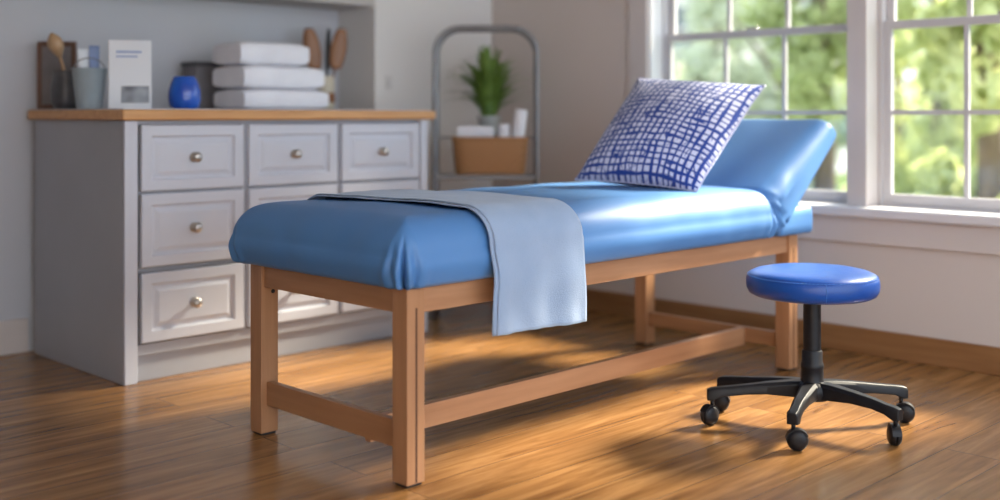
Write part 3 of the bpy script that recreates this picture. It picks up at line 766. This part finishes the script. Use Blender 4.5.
# folded towels
def folded(name, label, L_, D_, H_, x, y, z, mat, rz, group, nl=3):
    bm = bmesh.new(); hl = H_/nl
    for k in range(nl):
        z0 = k*hl; rings = []
        # a soft slab: superellipse cross-section, folded edge facing the room
        for i in range(15):
            u = -1+2*i/14; sc_ = (max(0, 1-abs(u)**7))**(1/7) if abs(u) < 1 else 0.0
            sc_ = max(sc_, 0.80)
            ring = []
            for j in range(24):
                a = 2*PI*j/24; cx = math.copysign(abs(math.cos(a))**0.35, math.cos(a)); cz = math.copysign(abs(math.sin(a))**0.42, math.sin(a))
                yy = cx*D_/2*(1-0.02*(1-sc_)); zz = z0+hl/2+cz*hl/2*sc_*1.02
                zz += 0.0016*noise.noise(Vector((u*3, cx*2, k+z*9))); 
                ring.append(bm.verts.new((u*L_/2+0.003*noise.noise(Vector((k*3.1, cx*3, 1))), yy, max(zz, 0.0004))))
            rings.append(ring)
        for a_, b_ in zip(rings, rings[1:]):
            for j in range(24): bm.faces.new((a_[j], a_[(j+1) % 24], b_[(j+1) % 24], b_[j]))
        bm.faces.new(rings[0][::-1]); bm.faces.new(rings[-1])
    o = link(name, bm, mat, None, smooth=True, auto=60); at(o, x, y, z, rz)
    return tag(o, label, 'towel', group)
g_ = 'folded towels stacked on the countertop'
folded('folded_towel', 'wide white folded towel at the bottom of the stack on the countertop', 0.47, 0.27, 0.095, 0.985, 2.16, CT, M['white_towel'], 0.0, g_, 1)
folded('folded_towel', 'white folded towel in the middle of the stack on the countertop', 0.455, 0.265, 0.108, 0.970, 2.16, CT+0.097, M['white_towel'], 0.03, g_, 1)
folded('folded_towel', 'shorter white folded towel on top of the stack on the countertop', 0.37, 0.26, 0.108, 0.925, 2.16, CT+0.206, M['white_towel'], -0.03, g_, 1)
# dark caddy behind the towels
bk = at(thing('storage_box', (0,0,0), 'low dark box behind the left end of the towel stack', 'box'), 0.80, 2.46, CT, 0.0)
local('box_body', lambda bm: box(bm, -0.085, 0.085, -0.07, 0.07, 0, 0.21), M['book'], bk, bevel=0.008)
local('box_lid', lambda bm: box(bm, -0.09, 0.09, -0.075, 0.075, 0.21, 0.23), M['dark_ceramic'], bk, bevel=0.006)
# glass jar with brown brushes
gj = at(thing('brush_jar', (0,0,0), 'small cream and glass jar right of the towel stack holding brown paddles', 'jar'), 1.452, 2.37, CT)
local('jar_body', lambda bm: lathe(bm, [(0,0.001),(0.040,0.001),(0.047,0.02),(0.047,0.15),(0.040,0.172),(0.042,0.18),(0.037,0.18),(0.036,0.17),(0.043,0.15),(0.041,0.012),(0,0.012)], 32), M['cream'], gj, smooth=True)
local('jar_band', lambda bm: lathe(bm, [(0.0472,0.04),(0.0485,0.045),(0.0485,0.085),(0.0472,0.09)], 32), M['brown_wood'], gj, smooth=True, auto=40)
def paddle(bm, lean, w_):
    tube(bm, [(0,0,0.013),(lean*0.3,0,0.12),(lean*0.8,0,0.24)], 0.006, 10)
    rings = []
    for i in range(13):
        t = i/12; hw = w_*(math.sin(PI*min(1, 0.12+0.80*t))**0.5 if t < 0.97 else 0.45); z = 0.215+0.21*t; x = lean*0.72+lean*0.5*t
        rings.append([bm.verts.new((x+hw*math.cos(2*PI*j/16), 0.010*math.sin(2*PI*j/16), z)) for j in range(16)])
    for a, b_ in zip(rings, rings[1:]):
        for j in range(16): bm.faces.new((a[j], a[(j+1) % 16], b_[(j+1) % 16], b_[j]))
    bm.faces.new(rings[0][::-1]); bm.faces.new(rings[-1])
for (lean, w_, mt, dy, rz, lab) in ((-0.065, 0.045, 'brown_wood', 0.012, -0.5, 'reddish brown wooden paddle leaning left in the small jar'), (0.062, 0.043, 'brown_wood', -0.012, -0.5, 'brown wooden paddle leaning right in the small jar'), (0.012, 0.014, 'rubber', -0.002, -0.5, 'thin black brush between the two paddles in the small jar')):
    o = at(local('wooden_paddle' if mt != 'rubber' else 'thin_brush', lambda bm: paddle(bm, lean, w_), M[mt], None, smooth=True), 1.452, 2.37+dy, CT, rz)
    tag(o, lab, 'brush', 'brushes in the small jar')

# ------------------------------------------------------------------ wire rack with plant and basket
RX0, RX1, RY0, RY1 = -0.262, 0.262, -0.10, 0.10; RZT = 1.50
def corner(x, y):      # the rack stands diagonally in the room corner
    c_ = math.sqrt(0.5); return (2.052+c_*(x+y), 1.786+c_*(y-x))
R_ = thing('metal_rack', (*corner(0, 0), 0), 'grey metal rack with an arched top in the room corner', 'shelf rack')
for yy in (RY0, RY1):
    bm = bmesh.new(); rr = 0.13
    pts = [(RX0, yy, 0), (RX0, yy, 0.4), (RX0, yy, 0.9), (RX0, yy, RZT-rr)]
    pts += [(RX0+rr-rr*math.cos(t), yy, RZT-rr+rr*math.sin(t)) for t in [PI/2*i/8 for i in range(1, 9)]]
    pts += [(RX1-rr+rr*math.sin(t), yy, RZT-rr+rr*math.cos(t)) for t in [PI/2*i/8 for i in range(0, 9)]]
    pts += [(RX1, yy, 0.9), (RX1, yy, 0.4), (RX1, yy, 0)]
    tube(bm, pts, 0.0125, 12); link('arched_frame', bm, M['rack'], R_, smooth=True)
for z in (0.18, 0.742):
    bm = bmesh.new(); box(bm, RX0, RX1, RY0-0.008, RY0+0.012, z-0.022, z); box(bm, RX0, RX1, RY1-0.012, RY1+0.008, z-0.022, z)
    box(bm, RX0-0.006, RX0+0.012, RY0, RY1, z-0.022, z); box(bm, RX1-0.012, RX1+0.006, RY0, RY1, z-0.022, z)
    box(bm, RX0+0.004, RX1-0.004, RY0+0.004, RY1-0.004, z-0.010, z-0.002)
    s = link('shelf', bm, M['rack'], R_, bevel=0.002)
bm = bmesh.new(); tube(bm, [(RX0, RY0, RZT-0.14), (RX0, RY1, RZT-0.14)], 0.007, 8); link('cross_bar', bm, M['rack'], R_, smooth=True)
bm = bmesh.new(); tube(bm, [(RX1, RY0, RZT-0.14), (RX1, RY1, RZT-0.14)], 0.007, 8)
bm2 = bmesh.new(); lathe(bm2, [(0,-0.02),(0.016,-0.012),(0.02,0),(0.016,0.012),(0,0.02)], 16, (RX1-0.10, RY0, RZT-0.008)); link('finial', bm2, M['rack'], R_, smooth=True)
link('cross_bar', bm, M['rack'], R_, smooth=True)
R_.rotation_euler = (0, 0, A45)
# basket
SZ = 0.742
bkx, bky = 0.022, -0.022
bs = thing('wicker_basket', (*corner(bkx, bky), SZ), 'tan wicker basket on the arched metal rack shelf', 'basket')
def basket(bm):
    N_ = 64; rings = []
    hx, hy, r = 0.198, 0.084, 0.04
    def outline(k, grow):
        a = 2*PI*k/N_; c, s = math.cos(a), math.sin(a)
        e = 0.45; return (math.copysign(abs(c)**e, c)*(hx+grow), math.copysign(abs(s)**e, s)*(hy+grow))
    rows_ = 12; H_ = 0.185
    for i in range(rows_*4+1):
        z = 0.001+H_*i/(rows_*4); ring = []
        for k in range(N_):
            g = -0.02+0.02*z/H_ + 0.003*math.sin(2*PI*(i/4)+(PI if k % 2 else 0)); x, y = outline(k, g); ring.append(bm.verts.new((x, y, z)))
        rings.append(ring)
    for i in range(7, -1, -1):
        z = 0.012+(H_-0.012)*i/7; rings.append([bm.verts.new((*outline(k, -0.012-0.02*(1-z/H_)), z)) for k in range(N_)])
    for a, b_ in zip(rings, rings[1:]):
        for j in range(N_): bm.faces.new((a[j], a[(j+1) % N_], b_[(j+1) % N_], b_[j]))
    bm.faces.new(rings[0][::-1]); bm.faces.new(rings[-1])
bs.rotation_euler = (0, 0, A45)
local('basket_body', basket, M['wicker'], bs, smooth=True)
def rim(bm):
    pts = []
    for k in range(64):
        a = 2*PI*k/64; c, s = math.cos(a), math.sin(a); pts.append((math.copysign(abs(c)**0.45, c)*0.196, math.copysign(abs(s)**0.45, s)*0.082, 0.187))
    tube(bm, pts, 0.008, 8, closed=True)
local('rim', rim, M['wicker'], bs, smooth=True)
# things in the basket
def roll(x, y, z0, z1, r, lab, tilt=0.0):
    def fn(bm):
        pr = []
        lathe(bm, [(0,0),(r*0.9,0.0),(r,0.012),(r,z1-z0-0.012),(r*0.9,z1-z0),(r*0.72,z1-z0-0.004),(r*0.66,z1-z0),(r*0.45,z1-z0-0.004),(r*0.38,z1-z0),(r*0.15,z1-z0-0.005),(0,z1-z0-0.003)], 28)
    o = local('rolled_towel', fn, M['white_towel'], None, smooth=True); at(o, *corner(x, y), z0); o.rotation_euler = (0, tilt, A45)
    return tag(o, lab, 'towel', 'rolled towels in the wicker basket')
roll(bkx+0.070, bky, SZ+0.014, SZ+0.262, 0.030, 'short white rolled towel in the middle of the wicker basket')
roll(bkx+0.118, bky, SZ+0.018, SZ+0.340, 0.034, 'tall white rolled towel leaning at the right end of the wicker basket', 0.14)
fl = folded('folded_towel', 'white folded towel lying in the left part of the wicker basket', 0.19, 0.085, 0.235, *corner(bkx-0.075, bky), SZ+0.014, M['white_towel'], A45, None, 4)
# plant standing on a low back shelf ledge of the rack
P_ = thing('potted_plant', (2.14, 2.155, 0), 'leafy green plant in a pale metal pot rising behind the basket', 'plant')
# plant stand box: the pot stands on the folded towel level behind the basket -> own shelf tier
B('upper_ledge', (RX0, RX1, RY1-0.03, RY1+0.09, 0.925, 0.937), M['rack'], R_, bevel=0.002)
P_.location = (*corner(0.012, RY1+0.035), 0.938); P_.rotation_euler = (0, 0, A45)
local('pot', lambda bm: lathe(bm, [(0,0.0),(0.042,0.0),(0.045,0.004),(0.060,0.095),(0.064,0.10),(0.064,0.108),(0.057,0.108),(0.053,0.09),(0,0.09)], 32), M['pot'], P_, smooth=True)
local('soil', lambda bm: lathe(bm, [(0,0.094),(0.054,0.092),(0.054,0.086),(0,0.086)], 24), M['soil'], P_)
def fol(bm):
    rnd = random.Random(5)
    for k in range(320):
        a = rnd.uniform(0, 2*PI); r0 = rnd.uniform(0, 0.04); out = rnd.uniform(0.03, 0.30)*(0.5+0.5*rnd.random()); h = rnd.uniform(0.16, 0.46)*(1-0.35*out/0.25)
        d = Vector((math.cos(a), math.sin(a)*0.6, 0)); base = Vector((r0*math.cos(a), r0*math.sin(a), 0.09))
        pts = bez([base, base+Vector((0,0,h*0.6)), base+d*out*0.6+Vector((0,0,h)), base+d*out+Vector((0,0,h*0.95-0.02))], 7)
        s = Vector((-math.sin(a+rnd.uniform(-.8,.8)), math.cos(a), 0)).normalized(); L2 = []; R2 = []
        for i, p in enumerate(pts):
            w_ = 0.0075*math.sin(PI*min(1, 0.15+0.85*i/7))+0.0006; L2.append(bm.verts.new(p-s*w_)); R2.append(bm.verts.new(p+s*w_+Vector((0,0,0.001))))
        for i in range(7): bm.faces.new((L2[i], R2[i], R2[i+1], L2[i+1]))
local('foliage', fol, M['leaf'], P_, smooth=True)
# wall switch on the pale wall beside the alcove
sw = thing('wall_switch', (1.80, ST-0.0005, 1.225), 'small white switch plate on the pale wall right of the alcove', 'switch')
local('plate', lambda bm: box(bm, -0.022, 0.022, -0.006, 0, -0.035, 0.035), M['plate'], sw, bevel=0.002)
local('toggle', lambda bm: box(bm, -0.006, 0.006, -0.014, -0.005, -0.012, 0.012), M['trim_white'], sw, bevel=0.002)

# ------------------------------------------------------------------ outside
GZ = -0.6
lawn = B('lawn', (2.8, 190, -120, 150, GZ-0.05, GZ), M['lawn'], bevel=0); structure(lawn); lawn.name = 'ground'
def tree(x, y, h, cr, mat, label, seed, nleaf=3000, low=0.25, leaf=0.13):
    rnd = random.Random(seed)
    root = thing('garden_tree', (x, y, GZ), label, 'tree', 'trees outside the windows')
    def tr(bm):
        tube(bm, [(0,0,0),(0.05,0.03,h*0.3),(-0.04,0.05,h*0.55),(0.02,0,h*0.8)], [0.13,0.11,0.08,0.03], 10)
        for k in range(6):
            a = rnd.uniform(0, 2*PI); z = h*rnd.uniform(0.3, 0.6)
            tube(bm, bez([(0,0,z),(math.cos(a)*cr*0.3, math.sin(a)*cr*0.3, z+0.25*h*0.5),(math.cos(a)*cr*0.7, math.sin(a)*cr*0.7, z+h*0.22)], 5), [0.05,0.045,0.035,0.03,0.02,0.01], 8)
    local('trunk', tr, M['bark'], root, smooth=True)
    def lf(bm):
        clumps = []
        for k in range(34):
            t = rnd.random(); z = h*(low+(1-low)*t); rr = cr*math.sin(PI*min(1, 0.38+0.56*t))*rnd.uniform(0.2, 0.68); a = rnd.uniform(0, 2*PI)
            clumps.append((Vector((rr*math.cos(a), rr*math.sin(a), z)), cr*rnd.uniform(0.24, 0.36)))
        for k in range(nleaf):
            c, r = rnd.choice(clumps); v = Vector((rnd.gauss(0,1), rnd.gauss(0,1), rnd.gauss(0,1))).normalized()*r*rnd.uniform(0.5, 1.0)
            p = c+v; n_ = (v.normalized()+Vector((rnd.uniform(-.7,.7), rnd.uniform(-.7,.7), rnd.uniform(-.2,.9)))).normalized()
            u_ = n_.orthogonal().normalized(); w_ = n_.cross(u_); s = leaf*rnd.uniform(0.6, 1.2)
            bm.faces.new([bm.verts.new(p+q) for q in (-u_*s, w_*s*0.5-n_*s*0.1, u_*s, -w_*s*0.5-n_*s*0.1)])
    local('crown', lf, M[mat], root)
tree(7.6, 1.35, 4.6, 1.0, 'foliage_a', 'bright yellow-green tree nearest the glass of the right-hand window', 1, low=0.03)
tree(8.5, 3.40, 5.2, 1.0, 'foliage_b', 'mid-green tree beyond the left half of the right-hand window', 2, low=0.03)
tree(11.0, 3.25, 6.2, 1.4, 'foliage_a', 'yellow-green tree standing second row behind the right-hand window trees', 3, nleaf=4200, low=0.03)
tree(7.9, 5.50, 2.7, 0.85, 'foliage_c', 'low pale green tree seen over the pillow in the left-hand window', 5, nleaf=2000, low=0.05)
tree(10.6, 7.6, 3.3, 1.1, 'foliage_c', 'small pale tree at the left edge of the left-hand window', 6, nleaf=2200, low=0.05)
tree(12.0, 5.90, 5.4, 1.2, 'foliage_c', 'pale green tree seen at the right edge of the left-hand window', 4, nleaf=3200, low=0.05)
tree(15.5, 4.4, 8.0, 2.2, 'foliage_b', 'tall darker tree farthest back behind the right-hand window', 7, nleaf=5200, low=0.02)
tree(15.2, 9.2, 4.2, 1.8, 'foliage_c', 'broad pale tree in front of the white house', 8, nleaf=3500, low=0.02)
tree(18.6, 7.4, 7.6, 2.0, 'foliage_a', 'tall yellow-green tree in the background by the pier between the windows', 9, nleaf=5200, low=0.02)
# pale house seen through the left window
H = thing('neighbour_house', (21.5, 16.6, GZ), 'pale house with grey roof beyond the left-hand window', 'house')
local('wall', lambda bm: box(bm, 0, 7, -3.2, 5, 0, 5.2), M['siding'], H)
def boards(bm):
    for k in range(26): box(bm, -0.03, 0.0, -3.2, 5, 0.2*k, 0.2*k+0.17)
local('siding', boards, M['siding'], H)
def rf(bm):
    a = [(-0.5,-3.7,5.1),(7.5,-3.7,5.1),(7.5,5.5,5.1),(-0.5,5.5,5.1)]; t = [(3.5,-3.7,7.4),(3.5,5.5,7.4)]
    v = [bm.verts.new(p) for p in a]; q = [bm.verts.new(p) for p in t]
    bm.faces.new((v[0],q[0],q[1],v[3])); bm.faces.new((v[1],v[2],q[1],q[0])); bm.faces.new((v[0],v[1],q[0])); bm.faces.new((v[2],v[3],q[1])); bm.faces.new(v[::-1])
local('roof', rf, M['roof'], H)
for (y, z) in ((-1.9,0.9),(0.6,0.9),(-1.9,3.2),(0.6,3.2)):
    wf = local('window', lambda bm: [box(bm, -0.08, -0.03, y-0.5, y-0.42, z, z+1.3), box(bm, -0.08, -0.03, y+0.42, y+0.5, z, z+1.3), box(bm, -0.08, -0.03, y-0.42, y+0.42, z, z+0.08), box(bm, -0.08, -0.03, y-0.42, y+0.42, z+1.22, z+1.3), box(bm, -0.08, -0.03, y-0.42, y+0.42, z+0.61, z+0.68)], M['trim_white'], H)
    local('window_pane', lambda bm: box(bm, -0.045, -0.035, y-0.42, y+0.42, z+0.08, z+1.22), M['darkglass'], wf)
